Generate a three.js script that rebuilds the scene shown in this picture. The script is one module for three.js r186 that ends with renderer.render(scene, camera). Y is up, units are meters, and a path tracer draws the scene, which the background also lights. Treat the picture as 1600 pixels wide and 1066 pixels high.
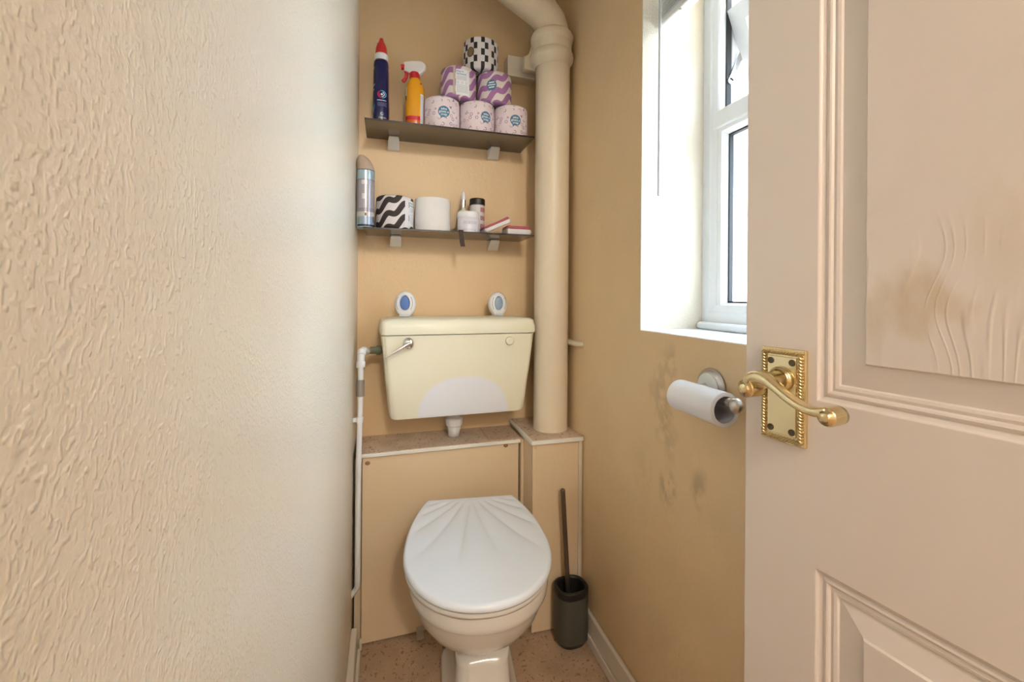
import * as THREE from 'three';
import { RoundedBoxGeometry } from 'three/addons/geometries/RoundedBoxGeometry.js';
import { mergeGeometries, mergeVertices, toCreasedNormals } from 'three/addons/utils/BufferGeometryUtils.js';

// ------------------------------------------------------------------ camera, sky, exposure
// x runs along the back wall from the left corner, z from the back wall towards the door, y up.
const scene = new THREE.Scene();
const FOCAL = 688.9;                                              // pixels, for a 1600 x 1066 frame
const camera = new THREE.PerspectiveCamera(2 * Math.atan(533 / FOCAL) * 180 / Math.PI, 1600 / 1066, 0.02, 200);
camera.position.set(0.0895, 1.05, 1.55);
camera.rotation.order = 'YXZ';
camera.rotation.set(0, -16 * Math.PI / 180, 0.42 * Math.PI / 180);
camera.setViewOffset(1600, 1066, 0, 71.6, 1600, 1066);            // shifted lens: the horizon lies above the middle
scene.add(camera);
scene.background = new THREE.Color().setRGB(0.70, 0.84, 1.0);     // even overcast daylight
scene.backgroundIntensity = 12.5;
const renderer = new THREE.WebGLRenderer({ antialias: true });
renderer.toneMapping = THREE.LinearToneMapping;
renderer.toneMappingExposure = 1.9;
renderer.shadowMap.enabled = true;

// ------------------------------------------------------------------ helpers
let seed = 7;
const rnd = () => { seed = (seed * 1664525 + 1013904223) >>> 0; return seed / 4294967296; };
const R = d => d * Math.PI / 180;
const V = (x, y, z) => new THREE.Vector3(x, y, z);
const smooth = (a, b, x) => { const t = Math.min(1, Math.max(0, (x - a) / (b - a))); return t * t * (3 - 2 * t); };
const lerp = (a, b, t) => a + (b - a) * t;

const perm = new Float32Array(65536); for (let i = 0; i < 65536; i++) perm[i] = rnd();
function vnoise(x, y, px, py, s = 0) {                            // periodic value noise, 0..1
  const xi = Math.floor(x), yi = Math.floor(y), fx = x - xi, fy = y - yi;
  const h = (a, b) => perm[(((((a % px) + px) % px) * 197 + (((b % py) + py) % py) * 7919 + s * 3571) & 65535)];
  const u = fx * fx * (3 - 2 * fx), v = fy * fy * (3 - 2 * fy);
  return lerp(lerp(h(xi, yi), h(xi + 1, yi), u), lerp(h(xi, yi + 1), h(xi + 1, yi + 1), u), v);
}
function fbm(u, v, px, py, oct, s = 0) { let a = 0, w = 0.5, t = 0; for (let o = 0; o < oct; o++) { a += w * vnoise(u * px, v * py, px, py, s + o * 13); t += w; w *= 0.5; px *= 2; py *= 2; } return a / t; }
function dataTex(w, h, fn, { srgb = false, wrap = true, rep = [1, 1] } = {}) {
  const d = new Uint8Array(w * h * 4);
  for (let j = 0; j < h; j++) for (let i = 0; i < w; i++) {
    const c = fn((i + 0.5) / w, (j + 0.5) / h), k = (j * w + i) * 4;
    const q = x => Math.max(0, Math.min(255, Math.round(x * 255)));
    if (typeof c === 'number') d[k] = d[k + 1] = d[k + 2] = q(c); else { d[k] = q(c[0]); d[k + 1] = q(c[1]); d[k + 2] = q(c[2]); }
    d[k + 3] = 255;
  }
  const t = new THREE.DataTexture(d, w, h, THREE.RGBAFormat);
  t.magFilter = THREE.LinearFilter; t.minFilter = THREE.LinearMipmapLinearFilter; t.generateMipmaps = true;
  if (srgb) t.colorSpace = THREE.SRGBColorSpace;
  if (wrap) t.wrapS = t.wrapT = THREE.RepeatWrapping;
  t.repeat.set(...rep); t.needsUpdate = true;
  return t;
}
function canvasTex(w, h, draw, wrap = false) {
  const c = document.createElement('canvas'); c.width = w; c.height = h;
  const g = c.getContext('2d'); draw(g, w, h);
  const t = new THREE.CanvasTexture(c); t.colorSpace = THREE.SRGBColorSpace; t.anisotropy = 8;
  if (wrap) t.wrapS = t.wrapT = THREE.RepeatWrapping;
  return t;
}
const mat = (color, roughness = 0.6, o = {}) => new THREE.MeshPhysicalMaterial({ color: Array.isArray(color) ? new THREE.Color().setRGB(...color) : color, roughness, ...o });

function prep(g) {                                               // same attributes everywhere so that pieces merge
  if (g.index) g = g.toNonIndexed();
  for (const k of Object.keys(g.attributes)) if (!['position', 'normal', 'uv'].includes(k)) g.deleteAttribute(k);
  if (!g.attributes.normal) g.computeVertexNormals();
  if (!g.attributes.uv) g.setAttribute('uv', new THREE.BufferAttribute(new Float32Array(g.attributes.position.count * 2), 2));
  return g;
}
const merge = list => mergeGeometries(list.map(prep), false);
function uvMetres(g) {                                           // uv in metres, by the way each face points
  g = prep(g); const p = g.attributes.position, n = g.attributes.normal, uv = g.attributes.uv;
  for (let f = 0; f < p.count; f += 3) {
    let nx = 0, ny = 0, nz = 0; for (let k = 0; k < 3; k++) { nx += Math.abs(n.getX(f + k)); ny += Math.abs(n.getY(f + k)); nz += Math.abs(n.getZ(f + k)); }
    for (let k = f; k < f + 3; k++) {
      if (nx >= ny && nx >= nz) uv.setXY(k, p.getZ(k), p.getY(k));
      else if (ny >= nz) uv.setXY(k, p.getX(k), p.getZ(k));
      else uv.setXY(k, p.getX(k), p.getY(k));
    }
  }
  return g;
}
const box = (x0, x1, y0, y1, z0, z1, r = 0) => {
  const w = x1 - x0, h = y1 - y0, d = z1 - z0;
  const g = r ? new RoundedBoxGeometry(w, h, d, 3, Math.min(r, w / 2.01, h / 2.01, d / 2.01)) : new THREE.BoxGeometry(w, h, d);
  return g.translate((x0 + x1) / 2, (y0 + y1) / 2, (z0 + z1) / 2);
};
const lathe = (pts, seg = 40) => new THREE.LatheGeometry(pts.map(p => new THREE.Vector2(p[0], p[1])), seg);
const tube = (pts, r, seg = 40, rad = 12) => new THREE.TubeGeometry(new THREE.CatmullRomCurve3(pts.map(p => V(...p)), false, 'catmullrom', 0.3), seg, r, rad, false);
const cyl = (a, b, r0, r1 = r0, seg = 24) => {                    // closed cylinder between two points
  const A = V(...a), B = V(...b), d = B.clone().sub(A), g = new THREE.CylinderGeometry(r1, r0, d.length(), seg);
  g.translate(0, d.length() / 2, 0); g.applyQuaternion(new THREE.Quaternion().setFromUnitVectors(V(0, 1, 0), d.normalize())); return g.translate(A.x, A.y, A.z);
};
const ball = (x, y, z, r, sx = 1, sy = 1, sz = 1) => new THREE.SphereGeometry(r, 24, 16).scale(sx, sy, sz).translate(x, y, z);
function loft(rings, capA = true, capB = true, crease = 0) {      // rings of equal length joined into a closed skin
  const n = rings[0].length, pos = [], idx = [], uv = [];
  rings.forEach((r, j) => r.forEach((p, i) => { pos.push(...p); uv.push(i / n, j / (rings.length - 1)); }));
  for (let j = 0; j < rings.length - 1; j++) for (let i = 0; i < n; i++) { const a = j * n + i, b = j * n + (i + 1) % n, c = a + n, d = b + n; idx.push(a, b, d, a, d, c); }
  const cap = (j, flip) => { const c = [0, 0, 0]; rings[j].forEach(p => { c[0] += p[0] / n; c[1] += p[1] / n; c[2] += p[2] / n; }); const k = pos.length / 3; pos.push(...c); uv.push(0.5, 0.5); for (let i = 0; i < n; i++) { const a = j * n + i, b = j * n + (i + 1) % n; flip ? idx.push(k, b, a) : idx.push(k, a, b); } };
  if (capA) cap(0, true); if (capB) cap(rings.length - 1, false);
  const g = new THREE.BufferGeometry(); g.setAttribute('position', new THREE.Float32BufferAttribute(pos, 3)); g.setAttribute('uv', new THREE.Float32BufferAttribute(uv, 2)); g.setIndex(idx); g.computeVertexNormals();
  return crease ? toCreasedNormals(g, crease) : g;
}
const rrect = (w, d, r, y, cx = 0, cz = 0, k = 6) => {            // rounded rectangle ring in a level plane, wound so that an upward loft faces out
  const o = []; r = Math.min(r, w / 2.001, d / 2.001);
  for (const [sx, sz, a0] of [[1, 1, 0], [-1, 1, 90], [-1, -1, 180], [1, -1, 270]]) for (let i = 0; i <= k; i++) { const a = R(a0 + 90 * i / k); o.push([cx + sx * (w / 2 - r) + r * Math.cos(a), y, cz + sz * (d / 2 - r) + r * Math.sin(a)]); }
  return o.reverse();
};
const names = new Map();
function numbered(name) { const k = names.get(name) || 0; names.set(name, k + 1); return k ? `${name}_${String(k).padStart(3, '0')}` : name; }
const flags = m => { m.castShadow = m.receiveShadow = true; return m; };
function part(name, g, m, parent, label) {
  const o = flags(new THREE.Mesh(Array.isArray(g) ? merge(g) : g, m)); o.name = name; if (label) o.userData.label = label;
  (parent || scene).add(o); return o;
}
function thing(name, label, category, pos = [0, 0, 0], turn = 0, group) {
  const o = new THREE.Group(); o.name = numbered(name); o.position.set(...pos); o.rotation.y = turn;
  o.userData = { label, category }; if (group) o.userData.group = group; scene.add(o); return o;
}
function one(name, g, m, label, category, group) {               // a thing that is one mesh
  const o = part(numbered(name), g, m); o.userData = { label, category }; if (group) o.userData.group = group; return o;
}
function struct(name, g, m, label, category) { const o = part(numbered(name), g, m); o.userData = { kind: 'structure', label, category }; return o; }

// ------------------------------------------------------------------ materials of the room
const W = 0.70, END = 1.66, TOP = 2.35;                           // room width, depth, height
const stipple = dataTex(1024, 1024, (u, v) => {                   // heavy stippled paint, a 0.2 m tile
  const n1 = vnoise(u * 140 + 2 * vnoise(u * 34, v * 34, 34, 34, 5), v * 105, 140, 105, 1), n2 = fbm(u, v, 64, 56, 3, 4), n3 = vnoise(u * 300, v * 240, 300, 240, 9);
  return 0.5 * smooth(0.4, 1.0, n1) * (0.3 + 0.9 * n2) + 0.35 * n2 + 0.10 * n3;
}, { rep: [5, 5] });
const brushed = dataTex(1024, 1024, (u, v) => { const a = fbm(u, v, 40, 26, 4, 2), b = vnoise(u * 130, v * 90, 130, 90, 3); return 0.7 * a + 0.3 * b; }, { rep: [2, 2] });
const PAINT = [0.83, 0.605, 0.355];
const wallRoughDaylit = mat([0.79, 0.705, 0.57], 0.45, { clearcoat: 0.22, clearcoatRoughness: 0.14, bumpMap: stipple, bumpScale: 0.0009 });  // the cream wall paint, its colour paled to stand for daylight falling on it
const wallPaint = mat(PAINT, 0.42, { bumpMap: brushed, bumpScale: 0.0008 });
// right-hand wall: the same paint with grey-green mildew marks where the photograph shows them
const rightMap = dataTex(1024, 1024, (u, v) => {
  const z = u * 2, y = v * 2.5;
  let s = 0; for (const [mz, my, rz, ry, k] of [[0.70, 0.62, 0.035, 0.055, 0.75], [0.705, 0.73, 0.03, 0.06, 0.35], [0.80, 0.665, 0.022, 0.055, 0.55], [0.67, 0.82, 0.045, 0.10, 0.4], [0.71, 0.90, 0.03, 0.05, 0.3], [0.60, 0.62, 0.04, 0.12, 0.12]]) {
    const d = Math.hypot((z - mz) / rz, (y - my) / ry); s += k * smooth(1.25, 0.1, d + 0.9 * (fbm(u, v, 90, 60, 3, 21) - 0.5));
  }
  s *= smooth(0.3, 0.62, fbm(u, v, 110, 130, 3, 31));
  const m = 1 - 0.06 * (fbm(u, v, 12, 14, 4, 8) - 0.5);
  return [lerp(0.92 * m, 0.50, s * 0.5), lerp(0.803 * m, 0.41, s * 0.5), lerp(0.632 * m, 0.28, s * 0.5)];
}, { srgb: true, rep: [0.5, 0.4] });
const wallMarked = mat(0xffffff, 0.42, { map: rightMap, bumpMap: brushed, bumpScale: 0.0008 });
const lino = dataTex(1024, 1024, (u, v) => {                      // speckled tan vinyl, a 0.5 m tile
  const a = fbm(u, v, 10, 10, 4, 41), f1 = vnoise(u * 95 + 2 * vnoise(u * 30, v * 30, 30, 30, 3), v * 80, 95, 80, 43), f2 = vnoise(u * 120, v * 150, 120, 150, 47);
  let c = [0.83, 0.735, 0.64].map(x => x * (0.9 + 0.2 * a));
  const dk = smooth(0.80, 0.90, f1), lt = smooth(0.80, 0.92, f2);
  c = c.map((x, i) => lerp(x, [0.52, 0.38, 0.27][i], dk * 0.6)); c = c.map((x, i) => lerp(x, [0.92, 0.85, 0.76][i], lt * 0.5));
  return c;
}, { srgb: true, rep: [2, 2] });
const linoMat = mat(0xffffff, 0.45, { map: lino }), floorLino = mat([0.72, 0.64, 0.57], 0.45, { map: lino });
const plainWhite = mat([0.82, 0.80, 0.75], 0.6);

// ------------------------------------------------------------------ room shell
const slab = (x0, x1, y0, y1, z0, z1) => uvMetres(box(x0, x1, y0, y1, z0, z1));
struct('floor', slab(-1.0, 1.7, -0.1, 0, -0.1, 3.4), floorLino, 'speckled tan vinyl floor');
struct('ceiling', slab(-1.0, 1.7, TOP, TOP + 0.1, -0.1, 3.4), plainWhite, 'plain white ceiling');
struct('wall_back', slab(-0.1, W + 0.28, 0, TOP, -0.1, 0), wallPaint, 'cream painted back wall behind the shelves and cistern');
struct('wall_left', slab(-0.1, 0, 0, TOP, 0, END), wallRoughDaylit, 'cream wall with heavy stippled glossy paint');
{ // right wall with its window opening
  const WZ0 = 0.582, WZ1 = 1.16, WY0 = 0.965, WY1 = 2.02;
  const s = new THREE.Shape([[0, 0], [END, 0], [END, TOP], [0, TOP]].map(p => new THREE.Vector2(...p)));
  s.holes.push(new THREE.Path([[WZ0, WY0], [WZ0, WY1], [WZ1, WY1], [WZ1, WY0]].map(p => new THREE.Vector2(...p))));
  const g = new THREE.ExtrudeGeometry(s, { depth: 0.28, bevelEnabled: false });
  g.applyMatrix4(new THREE.Matrix4().makeBasis(V(0, 0, 1), V(0, 1, 0), V(1, 0, 0))); // shape x -> z, depth -> x
  const p = g.index ? g.toNonIndexed() : g, a = p.attributes.position; // mirror basis: turn the faces round
  for (let f = 0; f < a.count; f += 3) { const t = [a.getX(f), a.getY(f), a.getZ(f)]; a.setXYZ(f, a.getX(f + 1), a.getY(f + 1), a.getZ(f + 1)); a.setXYZ(f + 1, ...t); }
  p.translate(W, 0, 0); p.computeVertexNormals();
  struct('wall_right', uvMetres(p), wallMarked, 'cream painted wall with mildew marks and the window');
}
{ // end wall with the doorway, and the hall behind it
  struct('wall_front', merge([slab(-1.0, 0.045, 0, TOP, END, END + 0.1), slab(0.69, 1.7, 0, TOP, END, END + 0.1), slab(0.045, 0.69, 1.99, TOP, END, END + 0.1)]), wallPaint, 'cream wall around the doorway');
  struct('wall_hall_left', slab(-1.1, -1.0, 0, TOP, END, 3.4), plainWhite, 'hall wall');
  struct('wall_hall_right', slab(1.7, 1.8, 0, TOP, END, 3.4), plainWhite, 'hall wall');
  struct('wall_hall_far', slab(-1.0, 1.7, 0, TOP, 3.3, 3.4), plainWhite, 'hall wall');
}
{ // hall ceiling lamp: warm bulb light from behind the camera
  const t = thing('ceiling_lamp', 'round opal glass ceiling lamp in the hall', 'lamp', [0.3, TOP - 0.09, 3.0]);
  part('lamp_base', lathe([[0, 0.09], [0.10, 0.09], [0.10, 0.07], [0.09, 0.06], [0, 0.06]]), plainWhite, t);
  part('lamp_shade', lathe([[0, 0], [0.06, 0.008], [0.10, 0.03], [0.11, 0.055], [0.10, 0.068], [0, 0.068]]), mat([1, 0.9, 0.75], 0.5, { emissive: new THREE.Color(1, 0.85, 0.68), emissiveIntensity: 2 }), t);
  const l = new THREE.PointLight(new THREE.Color().setRGB(1, 0.91, 0.80), 2.5); l.position.set(0, -0.06, 0); l.castShadow = true; l.shadow.radius = 4; t.add(l);
}
const gloss = mat([0.80, 0.72, 0.63], 0.35);                       // old white gloss paint on woodwork
struct('baseboard_left', uvMetres(merge([box(0, 0.018, 0, 0.085, 0.20, END, 0.004), box(0.018, 0.027, 0, 0.022, 0.20, END, 0.003)])), gloss, 'painted skirting board along the left wall');
struct('baseboard_right', uvMetres(merge([box(W - 0.013, W, 0, 0.088, 0.275, END, 0.005), box(W - 0.019, W - 0.013, 0, 0.03, 0.275, END, 0.0025)])), gloss, 'painted skirting board along the right wall');

// ------------------------------------------------------------------ outside
{
  const grey = mat([0.20, 0.21, 0.17], 0.95);
  struct('ground', box(1.4, 40, -2.9, -2.7, -30, 30), grey, 'ground far below the window');
  const brick = mat([0.55, 0.30, 0.22], 0.9);
  const h = thing('neighbouring_house', 'brick house seen through the open top window', 'house', [7.2, -2.7, -5.4], 0);
  part('house_wall', box(-0.8, 0.05, 0, 7.0, -1.5, 1.5), brick, h);
  const s = new THREE.Shape([[-1.7, 0], [1.7, 0], [0, 1.1]].map(p => new THREE.Vector2(...p)));
  part('roof', new THREE.ExtrudeGeometry(s, { depth: 1.1, bevelEnabled: false }).rotateY(Math.PI / 2).translate(-0.95, 7.0, 0), mat([0.32, 0.2, 0.16], 0.9), h);
}

// ------------------------------------------------------------------ window
const upvc = mat([0.86, 0.88, 0.90], 0.3), rubber = mat([0.02, 0.02, 0.022], 0.6), steel = mat([0.62, 0.63, 0.65], 0.32, { metalness: 1 });
function ringProfile(z0, z1, y0, y1, prof, x0, closed = true) {   // mitred frame: profile of [inset, outward] swept round a rectangle; -x faces the room
  const c = prof.map(([i, o]) => [[x0 + o, y0 + i, z0 + i], [x0 + o, y0 + i, z1 - i], [x0 + o, y1 - i, z1 - i], [x0 + o, y1 - i, z0 + i]]);
  const pos = [], idx = []; const n = c.length;
  for (let k = 0; k < 4; k++) for (let j = 0; j < (closed ? n : n - 1); j++) {
    const a = c[j][k], b = c[j][(k + 1) % 4], d = c[(j + 1) % n][(k + 1) % 4], e = c[(j + 1) % n][k], q = pos.length / 3;
    pos.push(...a, ...b, ...d, ...e); idx.push(q, q + 1, q + 2, q, q + 2, q + 3);
  }
  const g = new THREE.BufferGeometry(); g.setAttribute('position', new THREE.Float32BufferAttribute(pos, 3)); g.setIndex(idx); g.computeVertexNormals(); return g;
}
{
  const win = new THREE.Group(); win.name = 'window_1'; win.userData = { kind: 'structure', label: 'white plastic window with obscured glass and an open top vent' }; scene.add(win);
  const Z0 = 0.585, Z1 = 1.157, Y0 = 0.985, Y1 = 2.0, X = 0.88, TR0 = 1.468, TR1 = 1.515;
  const frame = [[0, 0], [0.024, 0], [0.028, 0.004], [0.044, 0.006], [0.048, 0.010], [0.048, 0.065], [0, 0.065]];
  part('window_frame', ringProfile(Z0, Z1, Y0, Y1, frame, X), upvc, win);
  part('transom', [box(X + 0.001, X + 0.064, TR0, TR1, Z0 + 0.03, Z1 - 0.03, 0.006)], upvc, win);
  // glazing beads and gasket of the fixed light
  const lz0 = Z0 + 0.046, lz1 = Z1 - 0.046, ly0 = Y0 + 0.030, ly1 = TR0 + 0.004;
  part('glazing_bead', ringProfile(lz0, lz1, ly0, ly1, [[0, 0.006], [0.012, 0.006], [0.020, 0.020], [0.020, 0.032], [0, 0.032]], X), upvc, win);
  part('gasket', ringProfile(lz0 + 0.019, lz1 - 0.019, ly0 + 0.019, ly1 - 0.019, [[0, 0.021], [0.005, 0.021], [0.005, 0.034], [0, 0.034]], X), rubber, win);
  part('vent_gasket', ringProfile(Z0 + 0.047, Z1 - 0.047, TR1 - 0.001, Y1 - 0.047, [[0, 0.026], [0.005, 0.026], [0.005, 0.040], [0, 0.040]], X), rubber, win);
  const ripple = dataTex(512, 512, (u, v) => 0.55 * vnoise(u * 60 + 4 * vnoise(u * 8, v * 20, 8, 20, 2), v * 26, 60, 26, 71) + 0.45 * fbm(u, v, 24, 60, 3, 73), { rep: [4, 4] });
  const sheet = (x, y0, y1, z0, z1) => new THREE.PlaneGeometry(z1 - z0, y1 - y0).rotateY(-Math.PI / 2).translate(x, (y0 + y1) / 2, (z0 + z1) / 2); // one sheet of glass, facing the room
  const pane = mat([0.86, 0.94, 1.0], 0.80, { transmission: 1, thickness: 0, ior: 1.5, bumpMap: ripple, bumpScale: 0.004 });
  part('pane', uvMetres(sheet(X + 0.032, ly0 + 0.02, ly1 - 0.02, lz0 + 0.02, lz1 - 0.02)), pane, win, 'rippled obscured glass');
  part('window_board', uvMetres(merge([box(W + 0.001, X + 0.01, 0.958, 0.967, 0.584, 1.158, 0.003)])), upvc, win);
  part('cill_nose', box(X - 0.022, X + 0.01, 0.967, 0.986, 0.588, 1.155, 0.008), upvc, win);
  // top-hung vent, pushed open at the bottom on friction stays
  const sash = new THREE.Group(); sash.name = 'vent_sash'; win.add(sash);
  sash.position.set(X + 0.035, 1.768, 0); sash.rotation.z = R(21);
  const sz0 = Z0 + 0.052, sz1 = Z1 - 0.052, sh = 0.33;
  part('sash_frame', ringProfile(sz0, sz1, -sh, 0, [[0, 0], [0.042, 0], [0.056, 0.016], [0.056, 0.045], [0.03, 0.055], [0, 0.055]], -0.01), upvc, sash);
  part('sash_gasket', ringProfile(sz0 - 0.003, sz1 + 0.003, -sh - 0.003, 0.003, [[0, 0.012], [0.012, 0.010], [0.012, 0.022], [0, 0.022]], -0.01), rubber, sash);
  part('sash_pane', uvMetres(sheet(0.014, -sh + 0.05, -0.05, sz0 + 0.05, sz1 - 0.05)), pane, sash);
  for (const zz of [Z0 + 0.0495, Z1 - 0.0495]) {
    const st = part('friction_stay', [
      box(X + 0.028, X + 0.044, TR1 + 0.055, 1.86, zz - 0.0015, zz + 0.0015),
      cyl([X + 0.036, TR1 + 0.075, zz], [X + 0.036, TR1 + 0.075, zz + (zz < 0.8 ? 0.006 : -0.006)], 0.008),
      (() => { const g = new RoundedBoxGeometry(0.016, 0.15, 0.004, 2, 0.002); g.translate(0, 0.075, 0); g.rotateZ(-R(24)); return g.translate(X + 0.036, TR1 + 0.075, zz + (zz < 0.8 ? 0.004 : -0.004)); })(),
    ], steel, win);
  }
}
{ // plaster lining of the window opening, stippled wall paint with daylight paled into its colour, like the left wall
  const t = 0.003; struct('trim_1', merge([slab(W - 0.001, 0.882, 0.9655, 2.0195, 0.5822, 0.5822 + t), slab(W - 0.001, 0.882, 0.9655, 2.0195, 1.1598 - t, 1.1598), slab(W - 0.001, 0.882, 2.0195 - t, 2.0195, 0.5852, 1.1568)]), wallRoughDaylit, 'stippled plaster lining of the window opening, daylight paled into its colour');
}
{ // raised venetian blind in the head of the opening, and its tilt wand
  const alu = mat([0.55, 0.54, 0.50], 0.38, { metalness: 0.7 }), cream = mat([0.86, 0.86, 0.84], 0.4);
  const b = thing('venetian_blind', 'raised metal venetian blind bunched at the top of the window', 'blind', [0.755, 0, 0]);
  part('head_rail', box(-0.02, 0.03, 1.965, 2.015, 0.588, 1.154, 0.003), cream, b);
  for (let k = 0; k < 26; k++) part('slat', box(-0.0125, 0.0125, 1.743 + k * 0.0082, 1.7442 + k * 0.0082, 0.592, 1.15), alu, b);
  part('bottom_rail', box(-0.014, 0.014, 1.721, 1.736, 0.592, 1.15, 0.004), cream, b);
  const end = part('ladder_clip', cyl([-0.008, 1.7225, 0.67], [-0.008, 1.717, 0.67], 0.004), cream, b);
  const w = thing('tilt_wand', 'slim clear grey tilt wand hanging beside the window', 'wand', [0.728, 1.295, 0.615]);
  part('rod', lathe([[0, 0], [0.0032, 0], [0.0036, 0.002], [0.0036, 0.66], [0, 0.66]], 8), mat([0.62, 0.64, 0.66], 0.25), w);
  part('hook', tube([[0, 0.66, 0], [0, 0.675, 0], [0.006, 0.685, 0]], 0.0018, 12, 6), steel, w);
}

// ------------------------------------------------------------------ door
const doorWrinkle = dataTex(1024, 1024, (u, v) => {                // sagged, wrinkled paint runs low on the upper panel; same 0.5 m x 1 m as the colour map
  const x = u * 0.5, y = v, here = smooth(1.15, 0.35, Math.hypot((x - 0.055) / 0.12, (y - 0.06) / 0.12));
  const a = vnoise(u * 60 + 3 * vnoise(u * 8, v * 16, 8, 16, 3) - (x - 0.06) * (y - 0.1) * 120, v * 10, 60, 10, 81), line = smooth(0.13, 0.0, Math.abs(a - 0.5)) * smooth(0.25, 0.5, vnoise(u * 14, v * 20, 14, 20, 87));
  return 0.35 + here * 0.5 * line + 0.10 * fbm(u, v, 60, 60, 3, 83);
});
const doorMap = dataTex(1024, 1024, (u, v) => {                    // grubby patch in the middle of the panel, u = 0..0.5 across, v = 0..1 m up
  const x = u * 0.5, y = v;
  let s = 0; for (const [cx, cy, rx, ry, k] of [[0.050, 0.066, 0.048, 0.042, 1.0], [0.012, 0.05, 0.015, 0.05, 0.35], [0.11, 0.13, 0.045, 0.07, 0.28]]) s += k * smooth(1.2, 0.2, Math.hypot((x - cx) / rx, (y - cy) / ry) + 1.1 * (fbm(u, v, 24, 22, 4, 91) - 0.5));
  s *= 0.45 + 0.75 * fbm(u, v, 60, 40, 3, 95); s = Math.min(1, s);
  const m = 0.97 + 0.05 * fbm(u, v, 5, 8, 3, 99);
  return [lerp(0.887 * m, 0.78, s * 0.8), lerp(0.837 * m, 0.69, s * 0.8), lerp(0.80 * m, 0.57, s * 0.8)];
}, { srgb: true });
const doorPaint = mat([0.76, 0.67, 0.61], 0.38);
const brass = mat([0.80, 0.68, 0.42], 0.2, { metalness: 1 }), darkBrass = mat([0.56, 0.45, 0.25], 0.3, { metalness: 1 }), slotMetal = mat([0.12, 0.10, 0.07], 0.5, { metalness: 0.8 });
{
  // local axes of the leaf: x from the free edge to the hinges, y up, z out of the face towards the room
  const DW = 0.62, DH = 1.965, TH = 0.038, a = R(8.04);
  const d = new THREE.Group(); d.name = 'door_1'; d.userData = { kind: 'structure', label: 'old white painted panel door standing open' }; scene.add(d);
  d.position.set(0.593, 0.008, 1.03);
  d.matrixAutoUpdate = true;
  const ux = V(Math.sin(a), 0, Math.cos(a)), nz = V(-Math.cos(a), 0, Math.sin(a));
  d.quaternion.setFromRotationMatrix(new THREE.Matrix4().makeBasis(ux, V(0, 1, 0), nz));
  const P0 = 0.0975, P1 = DW - 0.0975, panels = [[0.913, 1.86], [0.21, 0.705]];
  const s = new THREE.Shape([[0, 0], [DW, 0], [DW, DH], [0, DH]].map(p => new THREE.Vector2(...p)));
  for (const [y0, y1] of panels) s.holes.push(new THREE.Path([[P0, y0], [P0, y1], [P1, y1], [P1, y0]].map(p => new THREE.Vector2(...p))));
  part('door_leaf', new THREE.ExtrudeGeometry(s, { depth: TH - 0.003, bevelEnabled: true, bevelSize: 0.0015, bevelThickness: 0.0015, bevelSegments: 2 }).translate(0, 0, -TH + 0.0015), doorPaint, d);
  const nest = (y0, y1, prof, fieldInset) => {                     // nested rectangles: profile of [inset, height]
    const pos = [], idx = [];
    for (let j = 0; j < prof.length - 1; j++) for (let k = 0; k < 4; k++) {
      const C = ([i, h]) => [[P0 + i, y0 + i, h], [P1 - i, y0 + i, h], [P1 - i, y1 - i, h], [P0 + i, y1 - i, h]];
      const A = C(prof[j]), B = C(prof[j + 1]), q = pos.length / 3; pos.push(...A[k], ...A[(k + 1) % 4], ...B[(k + 1) % 4], ...B[k]); idx.push(q, q + 1, q + 2, q, q + 2, q + 3);
    }
    const g = new THREE.BufferGeometry(); g.setAttribute('position', new THREE.Float32BufferAttribute(pos, 3)); g.setIndex(idx); g.computeVertexNormals(); return g;
  };
  const wrinkled = mat(0xffffff, 0.36, { map: doorMap, bumpMap: doorWrinkle, bumpScale: 0.0008 });
  const wrinkledPlain = mat([0.76, 0.67, 0.61], 0.36, { bumpMap: brushed, bumpScale: 0.0005 });
  panels.forEach(([y0, y1], k) => {
    const m = part('moulding', nest(y0, y1, [[0, 0], [0.003, -0.0035], [0.007, -0.0055], [0.009, -0.004], [0.0115, -0.003], [0.0135, -0.004], [0.0155, -0.0062], [0.019, -0.0052], [0.0225, -0.006], [0.024, -0.0085]]), doorPaint, d);
    const i = 0.0245, bevel = part('bevel', nest(y0, y1, [[0.024, -0.0085], [0.0515, -0.003], [0.0535, -0.0005]]), doorPaint, d);
    const g = new THREE.PlaneGeometry(P1 - P0 - 0.107, y1 - y0 - 0.107).toNonIndexed(); g.translate((P0 + P1) / 2, (y0 + y1) / 2, -0.0005);
    const uv = g.attributes.uv, p = g.attributes.position; for (let q = 0; q < p.count; q++) uv.setXY(q, k ? p.getX(q) : (p.getX(q) - P0 - 0.0535) / 0.5, k ? p.getY(q) : p.getY(q) - y0 - 0.0535);
    part('panel', g, k ? wrinkledPlain : wrinkled, d);
    part('panel_back', box(P0, P1, y0, y1, -TH + 0.004, -0.014), doorPaint, d);
  });
  // brass lever handle on a rope-edged plate
  const h = new THREE.Group(); h.name = 'door_handle'; h.userData.label = 'polished brass lever handle on rope-edged plate'; d.add(h);
  h.position.set(0.0577, 0.912, 0); // middle of the plate
  const pw = 0.0305, ph = 0.0625;
  part('back_plate', [box(-pw, pw, -ph, ph, 0, 0.0065, 0.002), box(-0.0195, 0.0195, -0.0515, 0.0515, 0.0055, 0.0085, 0.001)], brass, h);
  const beads = [], bead = (x, y, ang) => { const g = new THREE.SphereGeometry(1, 8, 6); g.scale(0.0046, 0.0019, 0.0034); g.rotateZ(ang + R(40)); beads.push(g.translate(x, y, 0.0078)); };
  const bx = 0.0248, by = 0.0568; for (let x = -bx; x <= bx + 1e-6; x += bx / 6) { bead(x, by, 0); bead(x, -by, 0); }
  for (let y = -by + by / 14; y < by - 1e-4; y += by / 14) { bead(bx, y, R(90)); bead(-bx, y, R(90)); }
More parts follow.
